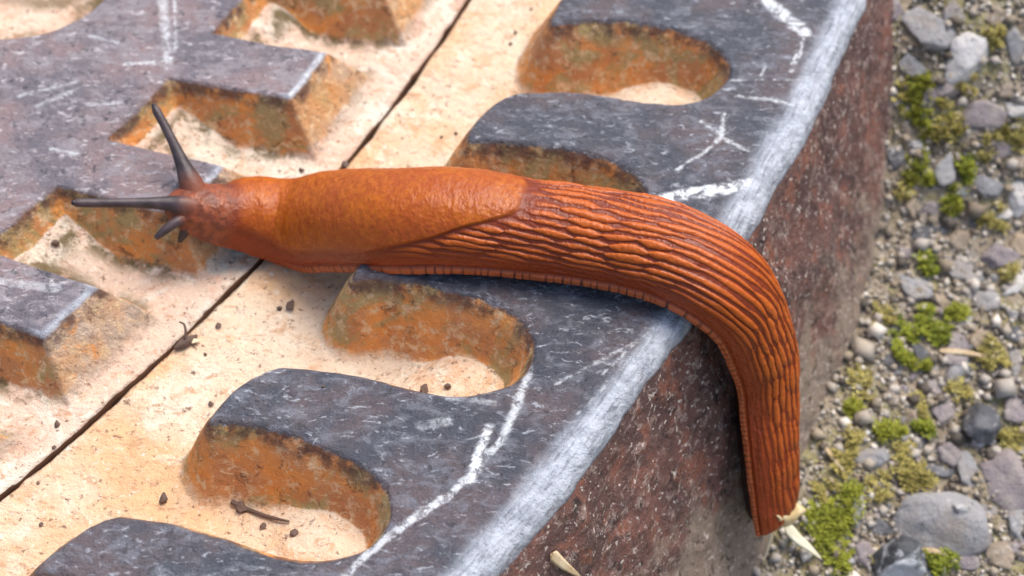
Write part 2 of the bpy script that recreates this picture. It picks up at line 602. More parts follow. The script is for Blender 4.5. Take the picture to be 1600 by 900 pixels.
damp = sstep(.45, .8, tl) * sstep(1.6, .9, sd / 4.2) * sstep(-2, -9, R_) + .8 * (dh > 2) * sstep(-.2, .3, fbm(X_ * .15, Y_ * .15, 2))
SW = scratch_field(X_, Y_, LIDTOP)
worn = .8 * sstep(.75, .1, np.abs(sd + .1)) * sstep(-11.0, -9.0, R_)
jit2 = .16 * fbm(TH * 300 * .5 + 50, TH * 0 + 2, 3)
VL = np.stack([X_, Y_, Z_], -1)
rim_r = 299.66 + jit2
VL[-1, :, 0], VL[-1, :, 1] = rim_r * np.cos(TH), rim_r * np.sin(TH)
VE = np.stack([np.stack([(rim_r - o) * np.cos(TH), (rim_r - o) * np.sin(TH), np.full(TH.shape, z, float)], -1)
               for o, z in ((0.05, -11.2), (.15, -14), (.25, -18), (.3, -21.9))], 0)
V = np.concatenate([VL, VE], 0)
reg = np.zeros(V.shape[:2], int)
kbar = (np.round(-(S_ + 1.2 - (R_ + 8.5) * .36) / PER).astype(int)) % NT_
reg[:len(VL)] = np.where((tl > .97) | (buried > .95), 2, np.where(R_ < -23.6, 3, 100 + kbar))
reg[len(VL) - 1:] = 1
zE = np.zeros((4, len(TH)))
attrs = {'top': np.concatenate([top_a, zE], 0), 'low': np.concatenate([low_a, zE], 0), 'scratch': np.concatenate([SW, zE], 0),
         'arc': 300 * (V[..., 0] * 0 + TH[None, :]), 'rad': np.hypot(V[..., 0], V[..., 1]), 'endface': np.concatenate([tipface, zE], 0),
         'damp': np.concatenate([damp, zE], 0), 'worn': np.concatenate([worn, zE], 0)}
emit_parts(V, reg, lambda i: {1: 'edge', 2: 'recess_floor', 3: 'plate'}.get(i, 'raised_bar'),
           lambda i: M_SEAT if i == 1 else M_LID, cover, attrs)

# ------------------------------------------------------------------ ground
GY = np.array([-400, -230, -200, -187, -178, -168, -155, -142, -130, -120, -112, -100, 0])
GZ = np.array([-49, -47, -45.5, -43, -40, -37, -34, -31, -21, -12.5, -9, -7.5, -7.0])


def base_ground(x, y):
    z = np.interp(y, GY, GZ) * .5 + np.interp(y + 3, GY, GZ) * .25 + np.interp(y - 3, GY, GZ) * .25
    r = np.hypot(x, y)
    wall_r = 351.5 - WALLK * z
    d = r - wall_r
    z = z - 1.6 * sstep(0, 14, d) * sstep(-140, -175, y)
    z = z + .9 * fbm(x * .06, y * .06, 3) + .55 * fbm(x * .25 + 3, y * .25, 3)
    return z - 60 * sstep(-7, -14, d)


def ground_z(x, y):
    z = base_ground(x, y)
    amp = sstep(600, 420, np.abs(x)) * sstep(-300, -240, y)
    return z + amp * (.35 * fbm(x * .9, y * .9, 3) + .22 * np.abs(fbm(x * 2.1, y * 2.1, 2)))


GL_X0, GL_Y0, GL_S = 290., -225., .25
_gx, _gy = np.meshgrid(np.arange(GL_X0, 425, GL_S), np.arange(GL_Y0, -80, GL_S), indexing='ij')
GL = ground_z(_gx, _gy)


def gz(x, y):
    a = min(max((x - GL_X0) / GL_S, 0), GL.shape[0] - 2)
    b = min(max((y - GL_Y0) / GL_S, 0), GL.shape[1] - 2)
    i, j = int(a), int(b)
    f, g = a - i, b - j
    return float((GL[i, j] * (1 - f) + GL[i + 1, j] * f) * (1 - g) + (GL[i, j + 1] * (1 - f) + GL[i + 1, j + 1] * f) * g)


def ground_at(px, py):
    z = -30.
    for _ in range(18):
        p = at(px, py, z)
        z = .4 * z + .6 * gz(p[0], p[1])
    p = at(px, py, z)
    return np.array([p[0], p[1], gz(p[0], p[1])])


def grow(a, b, step, lim_lo, lim_hi):
    mid = list(np.arange(a, b, step))
    out, d, x = [], step, mid[-1]
    while x < lim_hi:
        d *= 1.35
        x += d
        out.append(x)
    lo, d, x = [], step, mid[0]
    while x > lim_lo:
        d *= 1.35
        x -= d
        lo.append(x)
    return np.array(lo[::-1] + mid + out)


gx = grow(296, 408, .36, -60000, 60000)
gy = grow(-216, -98, .36, -60000, 60000)
GXX, GYY = np.meshgrid(gx, gy, indexing='ij')
GZZ = ground_z(GXX, GYY)
V = np.stack([GXX, GYY, GZZ], -1)
idx = np.arange(GXX.size).reshape(GXX.shape)
F = np.stack([idx[:-1, :-1], idx[1:, :-1], idx[1:, 1:], idx[:-1, 1:]], -1).reshape(-1, 4)
n = NT('weathered_gritty_ground')
c = n.mix(n.ramp(n.noise(110, 5, .6), .38, .64), (.26, .205, .135), (.40, .33, .235))
c = n.mix(n.ramp(n.noise(330, 5, .65), .5, .66, 0, .8), c, (.34, .315, .29))
c = n.mix(n.ramp(n.noise(120, 5, .7, dist=.6), .48, .60, 0, .75), c, (.30, .27, .10))
c = n.mix(n.ramp(n.noise(1000, 4, .7), .56, .66, 0, .8), c, (.62, .56, .47))
c = n.mix(n.ramp(n.noise(800, 4, .7, dist=.5), .58, .68, 0, .85), c, (.06, .05, .042))
nb = n.bump(n.noise(420, 6, .7), .0014, .8)
nb = n.bump(n.noise(1300, 4, .7), .0006, .8, nb)
M_GROUND = n.done(c, .85, nb)
ground = link('ground', mesh_from('ground', V.reshape(-1, 3), F), M_GROUND)
tag(ground, kind='structure')

# ------------------------------------------------------------------ stones


def stone_material(name, c1, c2, c3, rough=.75):
    n = NT(name)
    oi = n.n('ShaderNodeObjectInfo')
    r = oi.outputs['Random']
    c = n.mix(r, c1, c2)
    c = n.mix(n.ramp(n.noise(240, 5, .6), .42, .66), c, c3)
    c = n.mix(n.ramp(n.noise(900, 4, .7), .58, .7, 0, .6), c, (.62, .60, .56))
    c = n.mix(n.ramp(n.noise(700, 4, .7, dist=.4), .60, .7, 0, .6), c, (.07, .065, .06))
    nb = n.bump(n.noise(350, 6, .75), .0014, .9)
    return n.done(c, rough, nb)


M_STONE = [stone_material('grey_stone', (.26, .265, .275), (.38, .37, .365), (.32, .285, .255)),
           stone_material('tan_stone', (.40, .31, .21), (.34, .28, .22), (.26, .205, .15)),
           stone_material('dark_stone', (.075, .08, .09), (.13, .125, .13), (.19, .19, .20)),
           stone_material('pale_stone', (.55, .54, .53), (.46, .45, .45), (.60, .57, .52)),
           stone_material('mauve_stone', (.29, .245, .25), (.25, .215, .22), (.36, .315, .29))]


def hull_stone(seed, npts, flat, cuts=0):
    r = random.Random(seed)
    bm = bmesh.new()
    if not cuts:
        for _ in range(npts):
            v = Vector((r.gauss(0, 1), r.gauss(0, 1), r.gauss(0, 1))).normalized() * r.uniform(.82, 1.0)
            bm.verts.new((v.x, v.y * r.uniform(.9, 1.05), v.z * flat))
        res = bmesh.ops.convex_hull(bm, input=bm.verts[:])
        bmesh.ops.delete(bm, geom=list({v for v in res['geom_interior'] + res['geom_unused'] if isinstance(v, bmesh.types.BMVert)}), context='VERTS')
    else:                                                 # a ball broken along random planes, with blunted edges
        bmesh.ops.create_icosphere(bm, subdivisions=4, radius=1)
        pl = []
        for i in range(npts):
            d = Vector((r.gauss(0, 1), r.gauss(0, 1), r.gauss(0, .8))).normalized()
            pl.append((d, r.uniform(.50, .95)))
        pl.append((Vector((r.uniform(-.2, .2), r.uniform(-.2, .2), 1)).normalized(), r.uniform(.6, .8)))
        off = r.uniform(0, 50)
        for v in bm.verts:
            d = v.co.normalized()
            acc = 0.
            for q, h in pl:
                c = d.dot(q)
                if c > .05:
                    acc += (c / h) ** 46
            rad = min(1.15, (acc + .75 ** 46) ** (-1 / 46))
            k = d * 2.4
            rad *= 1 + .045 * math.sin(k.x * 2.1 + off) * math.cos(k.y * 2.7 + off + k.z) + .02 * math.sin(k.x * 7 + k.y * 9 + off) * math.cos(k.z * 8 + off)
            v.co = Vector((d.x * rad, d.y * rad, d.z * rad * flat))
    me = bpy.data.meshes.new('stone')
    bm.to_mesh(me)
    bm.free()
    if cuts:
        me.polygons.foreach_set('use_smooth', np.ones(len(me.polygons), bool))
    return me


HULLS = [[hull_stone(10 * m + i, 15, .7) for i in range(5)] for m in range(5)]
BIG = [[hull_stone(510 + 10 * m + i, 11, .75, 1) for i in range(4)] for m in range(5)]
for m in range(5):
    for me in HULLS[m] + BIG[m]:
        me.materials.append(M_STONE[m])


def ground_slope(x, y, e=3.):
    nx = -(gz(x + e, y) - gz(x - e, y)) / (2 * e)
    ny = -(gz(x, y + e) - gz(x, y - e)) / (2 * e)
    return Vector((nx, ny, 1)).normalized()


def set_stone(o, p, sx, sy, sz, rz, sink=.35, tilt=.15):
    r = random.Random(int(abs(p[0] * 91 + p[1] * 37)))
    nrm = ground_slope(p[0], p[1])
    q = Vector((0, 0, 1)).rotation_difference(nrm)
    e = Euler((r.uniform(-tilt, tilt), r.uniform(-tilt, tilt), rz)).to_quaternion()
    c = Vector((p[0], p[1], gz(p[0], p[1]))) + nrm * (sz * (.7 - sink * 1.4))
    o.matrix_world = Matrix.Translation(c * MM) @ (q @ e).to_matrix().to_4x4() @ Matrix.Diagonal((sx * MM, sy * MM, sz * MM, 1))


PX = 12.9
# stones set in the ground: pixel centre, width, height (pixels), turn, material
EMB = [(1515, 88, 120, 62, -.45, 3), (1448, 45, 100, 62, -.2, 0), (1385, 25, 55, 45, .3, 4), (1530, 188, 82, 46, -.1, 4), (1490, 22, 60, 40, .4, 0),
       (1562, 30, 70, 44, .2, 1), (1425, 62, 44, 30, .2, 1), (1422, 100, 60, 36, .2, 0), (1590, 75, 50, 52, 0, 0), (1575, 140, 60, 30, -.4, 1),
       (1418, 205, 34, 28, 0, 1), (1480, 140, 50, 30, .2, 4), (1590, 165, 60, 42, .3, 3), (1400, 250, 40, 32, .4, 2), (1430, 232, 34, 30, 0, 0),
       (1478, 262, 46, 54, .5, 0), (1555, 240, 54, 36, .1, 4), (1592, 300, 46, 62, .1, 3), (1425, 322, 40, 30, .4, 1), (1540, 290, 56, 34, -.3, 0),
       (1500, 375, 60, 40, .2, 1), (1562, 330, 44, 30, .5, 3), (1440, 372, 40, 36, .1, 2), (1412, 395, 34, 30, .2, 4), (1425, 445, 62, 60, -.5, 0),
       (1500, 418, 96, 50, -.15, 0), (1560, 400, 70, 44, -.3, 4), (1540, 470, 84, 60, .2, 0), (1590, 440, 52, 60, .3, 3), (1470, 462, 36, 40, .1, 1),
       (1412, 522, 44, 30, .1, 2), (1490, 545, 50, 50, .2, 4), (1583, 520, 50, 34, -.4, 2), (1590, 572, 40, 46, .1, 0), (1510, 582, 78, 54, .05, 0),
       (1440, 555, 44, 34, .4, 2), (1528, 530, 46, 38, .3, 1), (1455, 612, 46, 30, .2, 4), (1585, 625, 52, 60, .2, 4), (1560, 610, 40, 30, .4, 1),
       (1480, 645, 54, 52, .3, 4), (1395, 620, 46, 40, .2, 1), (1370, 715, 74, 44, -.3, 0), (1440, 695, 50, 34, -.4, 2), (1480, 705, 50, 44, .2, 4),
       (1568, 740, 108, 108, .3, 4), (1512, 735, 60, 50, .2, 0), (1475, 738, 58, 26, .1, 2), (1590, 805, 60, 70, .2, 0), (1548, 800, 66, 36, -.5, 0),
       (1500, 835, 46, 40, .2, 0), (1540, 840, 44, 40, .2, 2), (1350, 860, 52, 46, .2, 4), (1560, 870, 70, 40, .1, 1), (1455, 850, 40, 44, .3, 1),
       (1590, 860, 40, 40, .3, 4), (1500, 880, 54, 30, .1, 4), (1430, 880, 40, 26, .1, 2), (1340, 800, 40, 40, .3, 0), (1310, 860, 36, 34, .2, 1),
       (1452, 150, 40, 26, .1, 4), (1500, 300, 36, 30, .1, 3), (1455, 330, 40, 26, .2, 4), (1590, 380, 40, 36, .2, 1),
       (1515, 505, 40, 30, .1, 3), (1380, 830, 40, 30, .4, 2), (1590, 255, 40, 30, .2, 1), (1400, 165, 30, 26, .2, 4)]


def embed(px, py, w, h, rz, m, sink=.56):
    p = ground_at(px, py)
    o = bpy.data.objects.new('stone', random.choice(HULLS[m] if max(w, h) < 40 else BIG[m]))
    col.objects.link(o)
    sx = w / PX / 2
    sy = h / PX / 2 / .80
    set_stone(o, p, sx * 1.04, sy * 1.04, min(sx, sy) * .8, -rz, sink + .14 * math.sin(px * 1.7 + py), .3)
    mw = o.matrix_world.copy()
    o.parent = ground
    o.matrix_parent_inverse = Matrix.Identity(4)
    o.matrix_world = mw
    return p


taken = []
for e in EMB:
    p = embed(*e)
    taken.append((p[0], p[1], max(e[2], e[3]) / PX / 2))
rs = random.Random(5)
cnt = 0
for _ in range(6000):                                     # smaller stones between them
    if cnt >= 210:
        break
    px, py = rs.uniform(1255, 1640), rs.uniform(-40, 940)
    if px < 1400 and py < 380 or px < 1400 - (py - 380) * .26 + 30:
        continue
    s = rs.choice([14, 16, 18, 22, 26, 30])
    p = ground_at(px, py)
    if any((p[0] - a) ** 2 + (p[1] - b) ** 2 < (c * .85 + s / PX / 2) ** 2 for a, b, c in taken):
        continue
    taken.append((p[0], p[1], s / PX / 2))
    embed(px, py, s * rs.uniform(.9, 1.5), s, rs.uniform(-.8, .8), rs.choice([0, 0, 1, 1, 2, 3, 4, 4]), .5)
    cnt += 1

# loose stones lying on the ground, each a thing of its own
LOOSE = [(1530, 655, 64, 66, .2, 2, 'rounded_pebble', 'dark blue-grey rounded pebble with two tiny pale pebbles at its foot', 'pebble', .12),
         (1466, 790, 168, 104, -.1, 0, 'stone_block', 'large flat-topped grey stone with a small white pebble resting on it', 'stone', .42),
         (1405, 856, 86, 74, -.4, 2, 'stone_chip', 'angular black and white stone chip leaning beside the large grey stone', 'stone', .15),
         (1528, 687, 24, 18, 0, 3, 'small_pebble', 'tiny cream pebble under the dark rounded pebble', 'pebble', .2),
         (1548, 687, 17, 17, 0, 3, 'small_pebble', 'tiny white pebble under the edge of the dark rounded pebble', 'pebble', .2)]
n = NT('veined_dark_stone')
c = n.mix(n.ramp(n.noise(170, 4, .6, dist=.8), .40, .52), (.05, .055, .062), (.42, .44, .46))
c = n.mix(n.ramp(n.noise(700, 4, .7), .58, .7, 0, .7), c, (.60, .62, .63))
M_VEIN = n.done(c, .55, n.bump(n.noise(400, 5, .7), .001, .7))
for i, (px, py, w, h, rz, m, nm, lab, cat, sink) in enumerate(LOOSE):
    p = ground_at(px, py + h * .22)
    me = hull_stone(300 + i, (24, 15, 13, 20, 20)[i], .85, cuts=1)
    me.materials.append(M_VEIN if i == 2 else M_STONE[m])
    o = link(nm, me)
    tag(o, lab, cat)
    sx, sy = w / PX / 2, h / PX / 2 / .9
    sx, sy = sx * (1.4, 1.12, 1.2, 1.2, 1.2)[i], sy * (1.4, 1.12, 1.2, 1.2, 1.2)[i]
    set_stone(o, p, sx, sy, min(sx, sy) * (1.0 if i != 1 else .8), -rz, sink)
bpy.context.view_layer.update()
big = bpy.data.objects['stone_block']
inv = big.matrix_world.inverted()
src = Vector(CAM) * MM
dst = Vector(at(1500, 796, -60)) * MM
okh, loc, nr_, _ = big.ray_cast(inv @ src, (inv @ dst - inv @ src).normalized())
top_p = big.matrix_world @ loc if okh else Vector(ground_at(1500, 796)) * MM
o = link('small_pebble', HULLS[3][1])
tag(o, 'small white pebble resting on the large grey stone', 'pebble')
o.matrix_world = Matrix.Translation(top_p + Vector((0, 0, .0004))) @ Matrix.Diagonal((1.3 * MM, 1.0 * MM, 1.0 * MM, 1))

# grit: uncountable grains on the ground and at the foot of the casting
gV, gF = [], []
base_v = np.array([(1, 0, 0), (-1, 0, 0), (0, 1, 0), (0, -1, 0), (0, 0, 1), (0, 0, -1)], float)
base_f = np.array([(0, 2, 4), (2, 1, 4), (1, 3, 4), (3, 0, 4), (2, 0, 5), (1, 2, 5), (3, 1, 5), (0, 3, 5)])
NG = 26000
rg = np.random.default_rng(3)
gxs = rg.uniform(300, 408, NG * 3)
gys = rg.uniform(-214, -100, NG * 3)
gzs = ground_z(gxs, gys)
ok = np.hypot(gxs, gys) - (352 - WALLK * gzs) > -1.0
gxs, gys, gzs = gxs[ok][:NG], gys[ok][:NG], gzs[ok][:NG]
NG = len(gxs)
rad = np.exp(rg.normal(-1.2, .55, NG))
sc = rad[:, None, None] * rg.uniform(.55, 1.15, (NG, 6, 1)) * base_v[None] * np.array([1.2, 1, .8])
a = rg.uniform(0, 6.28, NG)
ca, sa = np.cos(a)[:, None], np.sin(a)[:, None]
vx = sc[:, :, 0] * ca - sc[:, :, 1] * sa
vy = sc[:, :, 0] * sa + sc[:, :, 1] * ca
VV = np.stack([vx + gxs[:, None], vy + gys[:, None], sc[:, :, 2] + (gzs + rad * .35)[:, None]], -1).reshape(-1, 3)
FF = (base_f[None] + (np.arange(NG) * 6)[:, None, None]).reshape(-1, 3)
me = mesh_from('grit', VV, FF, smooth=False)
fattr(me, 'tone', np.repeat(rg.random(NG), 6))
n = NT('mixed_grit')
tn = n.attr('tone')
c = n.mix(n.ramp(tn, .1, .5), (.09, .075, .06), (.34, .275, .19))
c = n.mix(n.ramp(tn, .35, .7), c, (.40, .36, .31))
c = n.mix(n.ramp(tn, .82, 1.0), c, (.70, .64, .55))
M_GRIT = n.done(c, .85)
grit = link('grit', me, M_GRIT)
tag(grit, 'fine grey and tan grit covering the ground beside the manhole', 'grit', kind='stuff')

# ------------------------------------------------------------------ slug
STN = [[239.6, -161.2, -2.8, .25, .0, .97, 1.9, 2.6], [241.8, -161.3, -4.0, .3, .05, .95, 2.9, 3.9],
       [245.4, -161.3, -6.0, .30, .05, .95, 3.75, 5.2], [249.1, -160.3, -8.0, .2, .05, .97, 4.7, 6.5], [254.1, -160.2, -9.3, -.04, .01, 1.0, 5.2, 7.4],
       [260.5, -162.2, -7.8, -.25, .10, .96, 6.2, 9.2], [269.0, -167.4, -1.4, -.22, .08, .97, 6.25, 9.4], [276.6, -168.4, 0.0, -.03, 0, 1, 6.16, 9.25],
       [284.3, -169.6, .1, -.01, 0, 1, 5.85, 8.75], [292.4, -170.9, .2, -.02, 0, 1, 5.94, 8.62], [299.1, -172.8, .3, .08, -.02, .99, 6.2, 8.7],
       [304.3, -174.9, -.4, .5, -.2, .84, 6.14, 7.98], [308.0, -174.9, -6.2, .80, -.36, .48, 6.05, 7.3], [310.6, -175.4, -12.7, .82, -.44, .36, 5.7, 6.6],
       [311.5, -177.5, -18.1, .82, -.47, .33, 5.53, 6.08], [312.3, -180.4, -24.0, .82, -.47, .33, 5.18, 5.7], [313.5, -183.0, -30.7, .81, -.48, .33, 5.0, 4.9],
       [314.2, -184.0, -34.0, .81, -.48, .33, 4.9, 4.5]]
STN = np.array(STN, float)


def catmull(P, t):
    n = len(P)
    i = np.clip(np.floor(t).astype(int), 0, n - 2)
    f = (t - i)[:, None]
    p0, p1, p2, p3 = P[np.clip(i - 1, 0, n - 1)], P[i], P[i + 1], P[np.clip(i + 2, 0, n - 1)]
    return .5 * (2 * p1 + (p2 - p0) * f + (2 * p0 - 5 * p1 + 4 * p2 - p3) * f ** 2 + (3 * p1 - p0 - 3 * p2 + p3) * f ** 3)


def smooth_rows(A, k):
    for _ in range(k):
        B = A.copy()
        B[1:-1] = .25 * A[:-2] + .5 * A[1:-1] + .25 * A[2:]
        A = B
    return A


tt = np.linspace(0, len(STN) - 1, 1500)
dense = smooth_rows(catmull(STN, tt), 400)
seg = np.linalg.norm(np.diff(dense[:, :3], axis=0), axis=1)
arc_u = np.concatenate([[0], np.cumsum(seg)])
LEN = arc_u[-1]
NU = 960
uu = np.linspace(0, LEN, NU)
tu = np.interp(uu, arc_u, tt)                             # station parameter of each ring (2 = first traced station)
DS = np.stack([np.interp(uu, arc_u, dense[:, j]) for j in range(8)], -1)
Pc = DS[:, :3]
T = np.gradient(Pc, axis=0)
T = smooth_rows(T, 20)
T /= np.linalg.norm(T, axis=1)[:, None]
Nn = DS[:, 3:6] - T * np.sum(DS[:, 3:6] * T, 1)[:, None]
Nn /= np.linalg.norm(Nn, axis=1)[:, None]
Bn = np.cross(T, Nn)                                      # towards the camera on the flat, towards the dark side on the wall
A_, H_ = DS[:, 6].copy(), DS[:, 7].copy()
LIFT = np.interp(tu, [0, 3, 5, 7, 10.5, 12.5, 16, 17], [.6, .6, .8, 1.7, 1.9, 2.5, 3.0, 3.0])   # the skirt hangs clear of what the sole grips
Pc = Pc + Nn * (LIFT * .85)[:, None] + Bn * np.interp(tu, [10, 12.5, 17], [.25, 1.5, 1.7])[:, None]
A_ += np.interp(tu, [8, 13], [.25, -.1])
H_ -= np.interp(tu, [3, 5, 6, 9, 12, 17], [.2, 1.3, 1.8, 1.9, 2.4, 2.4])
# round off both ends
endf = np.sqrt(np.clip(1 - (1 - np.clip(uu / 2.2, 0, 1)) ** 2, 0, 1)) * np.sqrt(np.clip(1 - (1 - np.clip((LEN - uu) / 1.5, 0, 1)) ** 2, 0, 1))
endf = np.maximum(endf, .02)
ND, NS = 230, 26
fi = np.linspace(0, math.pi, ND)                          # 0 = camera-side foot edge, pi = far edge
cx, sx_ = np.cos(fi), np.sin(fi)
prof_b = np.sign(cx) * np.abs(cx) ** .86
prof_n = sx_ ** .92
# arc length round the dome for a mean section
ss = np.concatenate([[0], np.cumsum(np.hypot(np.diff(prof_b * 6), np.diff(prof_n * 8.8)))])
VARC = ss[None, :] * ((A_ + H_) / 14.8)[:, None]          # mm from the camera-side foot edge
VTOT = VARC[:, -1:]
vmin = np.minimum(VARC, VTOT - VARC)                      # mm from the nearest foot edge
UU = uu[:, None] + 0 * VARC
TU = tu[:, None] + 0 * VARC
side = np.clip(VARC / VTOT, 0, 1)
# mantle: from just behind the head to a rear edge that runs back along the spine
back = 5.9 + 1.95 * sstep(.10, .46, side) * sstep(1.0, .60, side) + .06 * fbm(side * 9, side * 0 + 1, 2)
mant = sstep(1.95, 2.5, TU) * sstep(back + .07, back - .07, TU) * sstep(2.6, 4.2, vmin)
behind = sstep(back - .1, back + .6, TU)
# ridges of the back
vsl = VARC + 1.1 * (TU - 8) * sstep(12, 7, TU) + .55 * fbm(UU * .09, VARC * .25, 2)
vsl = np.where(side > .62, VARC + .55 * fbm(UU * .09 + 9, VARC * .25, 2), vsl)
sp = .88
vsl = vsl + .20 * fbm(UU * .55, VARC * .8, 3)
row = np.floor(vsl / sp)
ph = vsl / sp - row
hsh = TAB[(row.astype(int) * 37) & 255, (row.astype(int) * 91 + 13) & 255]
clen = 4.2 + 3.4 * hsh
cu = UU / clen + hsh * 7.3
ci = np.floor(cu)
cf = cu - ci
taper = np.clip(np.minimum(cf, 1 - cf) * 3.2, 0, 1) ** .5
h2 = TAB[(ci.astype(int) * 53 + row.astype(int) * 17) & 255, (row.astype(int) * 29) & 255]
wdt = .28 + .20 * h2
rid = np.clip(1 - np.abs(ph - .5 + .12 * (h2 - .5)) / wdt / (.15 + .85 * taper), 0, 1)
rid = np.sqrt(np.clip(rid * (2 - rid), 0, 1)) * (.55 + .45 * taper) * (.6 + .7 * h2)
rid *= behind * sstep(1.7, 3.2, vmin)
flank = sstep(2.0, 5.0, vmin)
rid_amp = rid * (.35 + .65 * flank)
tailend = sstep(LEN - .3, LEN - 4, UU)
# head wrinkles
headm = sstep(2.3, 1.9, TU)
hw = headm * (.5 + .5 * np.sin(UU * 5.0 + 2.2 * fbm(UU * .8, VARC * .6, 3) + 1.3 * np.sin(VARC * 1.7)))
disp = .25 * rid_amp * (.45 + .55 * tailend) + .30 * mant + .09 * hw
disp += .10 * fbm(UU * .35, VARC * .35, 3) + .05 * fbm(UU * 2.2, VARC * 2.2, 3) * (1 - mant)
disp += .045 * fbm(UU * 3.2, VARC * 1.4 + 40, 2) * mant
# foot fringe: a skirt with cross stripes, set off by a groove
frg = sstep(1.10, .85, vmin) * sstep(3.9, 5.2, TU)
grv = np.exp(-((vmin - 1.15) / .24) ** 2) * sstep(3.9, 5.2, TU)
lam = np.interp(uu, [0, 25, 60, 75, LEN], [1.0, 1.1, 1.2, .9, .6])
phase = np.cumsum(np.gradient(uu) / lam)[:, None] + .55 * fbm(UU * .6, UU * 0, 2)
strp = np.clip(1 - np.abs((phase % 1) - .5) / .13, 0, 1) * (.45 + .55 * vnoise(np.floor(phase) * 3.7, np.floor(phase) * 0 + 2.5))
disp += .18 * frg - .24 * grv - .16 * frg * strp
# lower-flank creases
crs = sstep(.55, .8, fbm(UU * .35 + .25 * VARC, VARC * 1.9, 3) + .5) * behind * (1 - flank)
disp -= .08 * crs
disp *= endf[:, None]
aa = (A_ * endf)[:, None]
hh = (H_ * endf)[:, None]
bb, nn = prof_b[None] * aa, prof_n[None] * hh
# section normals (2-D)
db, dn = np.gradient(bb, axis=1), np.gradient(nn, axis=1)
ln = np.hypot(db, dn) + 1e-9
nb_, nn_ = dn / ln, -db / ln
bb2 = bb + nb_ * disp
nn2 = nn + nn_ * disp
dome = Pc[:, None] + bb2[..., None] * Bn[:, None] + nn2[..., None] * Nn[:, None]
fs = np.linspace(math.pi, 2 * math.pi, NS + 2)[1:-1]      # sole, slightly bulging down
sb = np.cos(fs)[None] * aa * .98
sn = -LIFT[:, None] * endf[:, None] * sstep(.86, .34, np.abs(np.cos(fs)))[None]
sole = Pc[:, None] + sb[..., None] * Bn[:, None] + sn[..., None] * Nn[:, None]
V = np.concatenate([dome, sole], 1)
NC = V.shape[1]
idx = np.arange(NU * NC).reshape(NU, NC)
nx = np.roll(idx, -1, 1)
F = np.stack([idx[:-1], nx[:-1], nx[1:], idx[1:]], -1).reshape(-1, 4)
zs_ = np.zeros((NU, NS))


def sl_attr(a):
    return np.concatenate([a, zs_], 1)


n = NT('slug_skin')
a_m, a_r, a_f, a_s, a_h, a_v = (n.attr(k) for k in ('mantle', 'ridge', 'fringe', 'stripe', 'head', 'height'))
ridc = n.mix(n.noise(260, 3), (.47, .105, .010), (.40, .075, .004))
c = n.mix(n.ramp(a_r, .1, .7), n.mix(n.noise(200), (.14, .018, .002), (.20, .027, .002)), ridc)
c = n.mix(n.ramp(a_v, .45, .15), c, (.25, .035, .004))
man = n.mix(n.ramp(n.noise(1100, 4, .65), .40, .62), (.32, .062, .001), (.41, .100, .002))
man = n.mix(n.ramp(n.noise(120, 3), .4, .65, 0, .5), man, (.30, .05, .004))
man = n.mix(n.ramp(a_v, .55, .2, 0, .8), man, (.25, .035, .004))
c = n.mix(a_m, c, man)
fr = n.mix(n.math('MULTIPLY', a_s, 1.5, clamp=True), n.mix(n.noise(500, 3), (.42, .11, .035), (.33, .065, .015)), (.05, .008, .004))
c = n.mix(a_f, c, fr)
c = n.mix(n.attr('sole'), c, (.035, .014, .010))  # sole near-black: shade beneath the body put into its colour
hd = n.mix(n.ramp(n.noise(700, 4, .6), .4, .6), (.15, .042, .020), (.28, .075, .026))
c = n.mix(n.math('MULTIPLY', a_h, .85), c, hd)
nb = n.bump(n.noise(1700, 4, .65, (1, .5, 1)), .00028, .6)
nb = n.bump(n.voro(1700), .00014, .35, nb)
rgh = n.ramp(n.noise(500, 3), .3, .7, .30, .42)
M_SLUG = n.done(c, rgh, nb, Subsurface_Weight=.08, Subsurface_Scale=.0010, Specular_IOR_Level=.34)
M_SLUG.node_tree.nodes['Principled BSDF'].inputs['Subsurface Radius'].default_value = (1.0, .30, .08)

slug = empty('slug', Pc[420])
tag(slug, 'orange-brown slug stretched over the manhole rim with dark eye stalks out', 'slug')
me = mesh_from('body', V.reshape(-1, 3), F)
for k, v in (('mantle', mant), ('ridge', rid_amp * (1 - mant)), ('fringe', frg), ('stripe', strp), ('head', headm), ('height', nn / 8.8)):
    fattr(me, k, sl_attr(v))
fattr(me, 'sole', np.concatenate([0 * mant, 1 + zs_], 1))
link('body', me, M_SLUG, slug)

n = NT('slug_tentacle')
c = n.mix(n.ramp(n.noise(500, 4), .35, .65), (.028, .018, .02), (.065, .042, .046))
c = n.mix(n.ramp(n.attr('along'), .30, .10), c, (.20, .055, .022))
M_TENT = n.done(c, .5, n.bump(n.noise(1500, 4), .0002, .5), Subsurface_Weight=.05, Subsurface_Scale=.0006)
n = NT('slug_eye')
M_EYE = n.done((.012, .010, .012), .2)


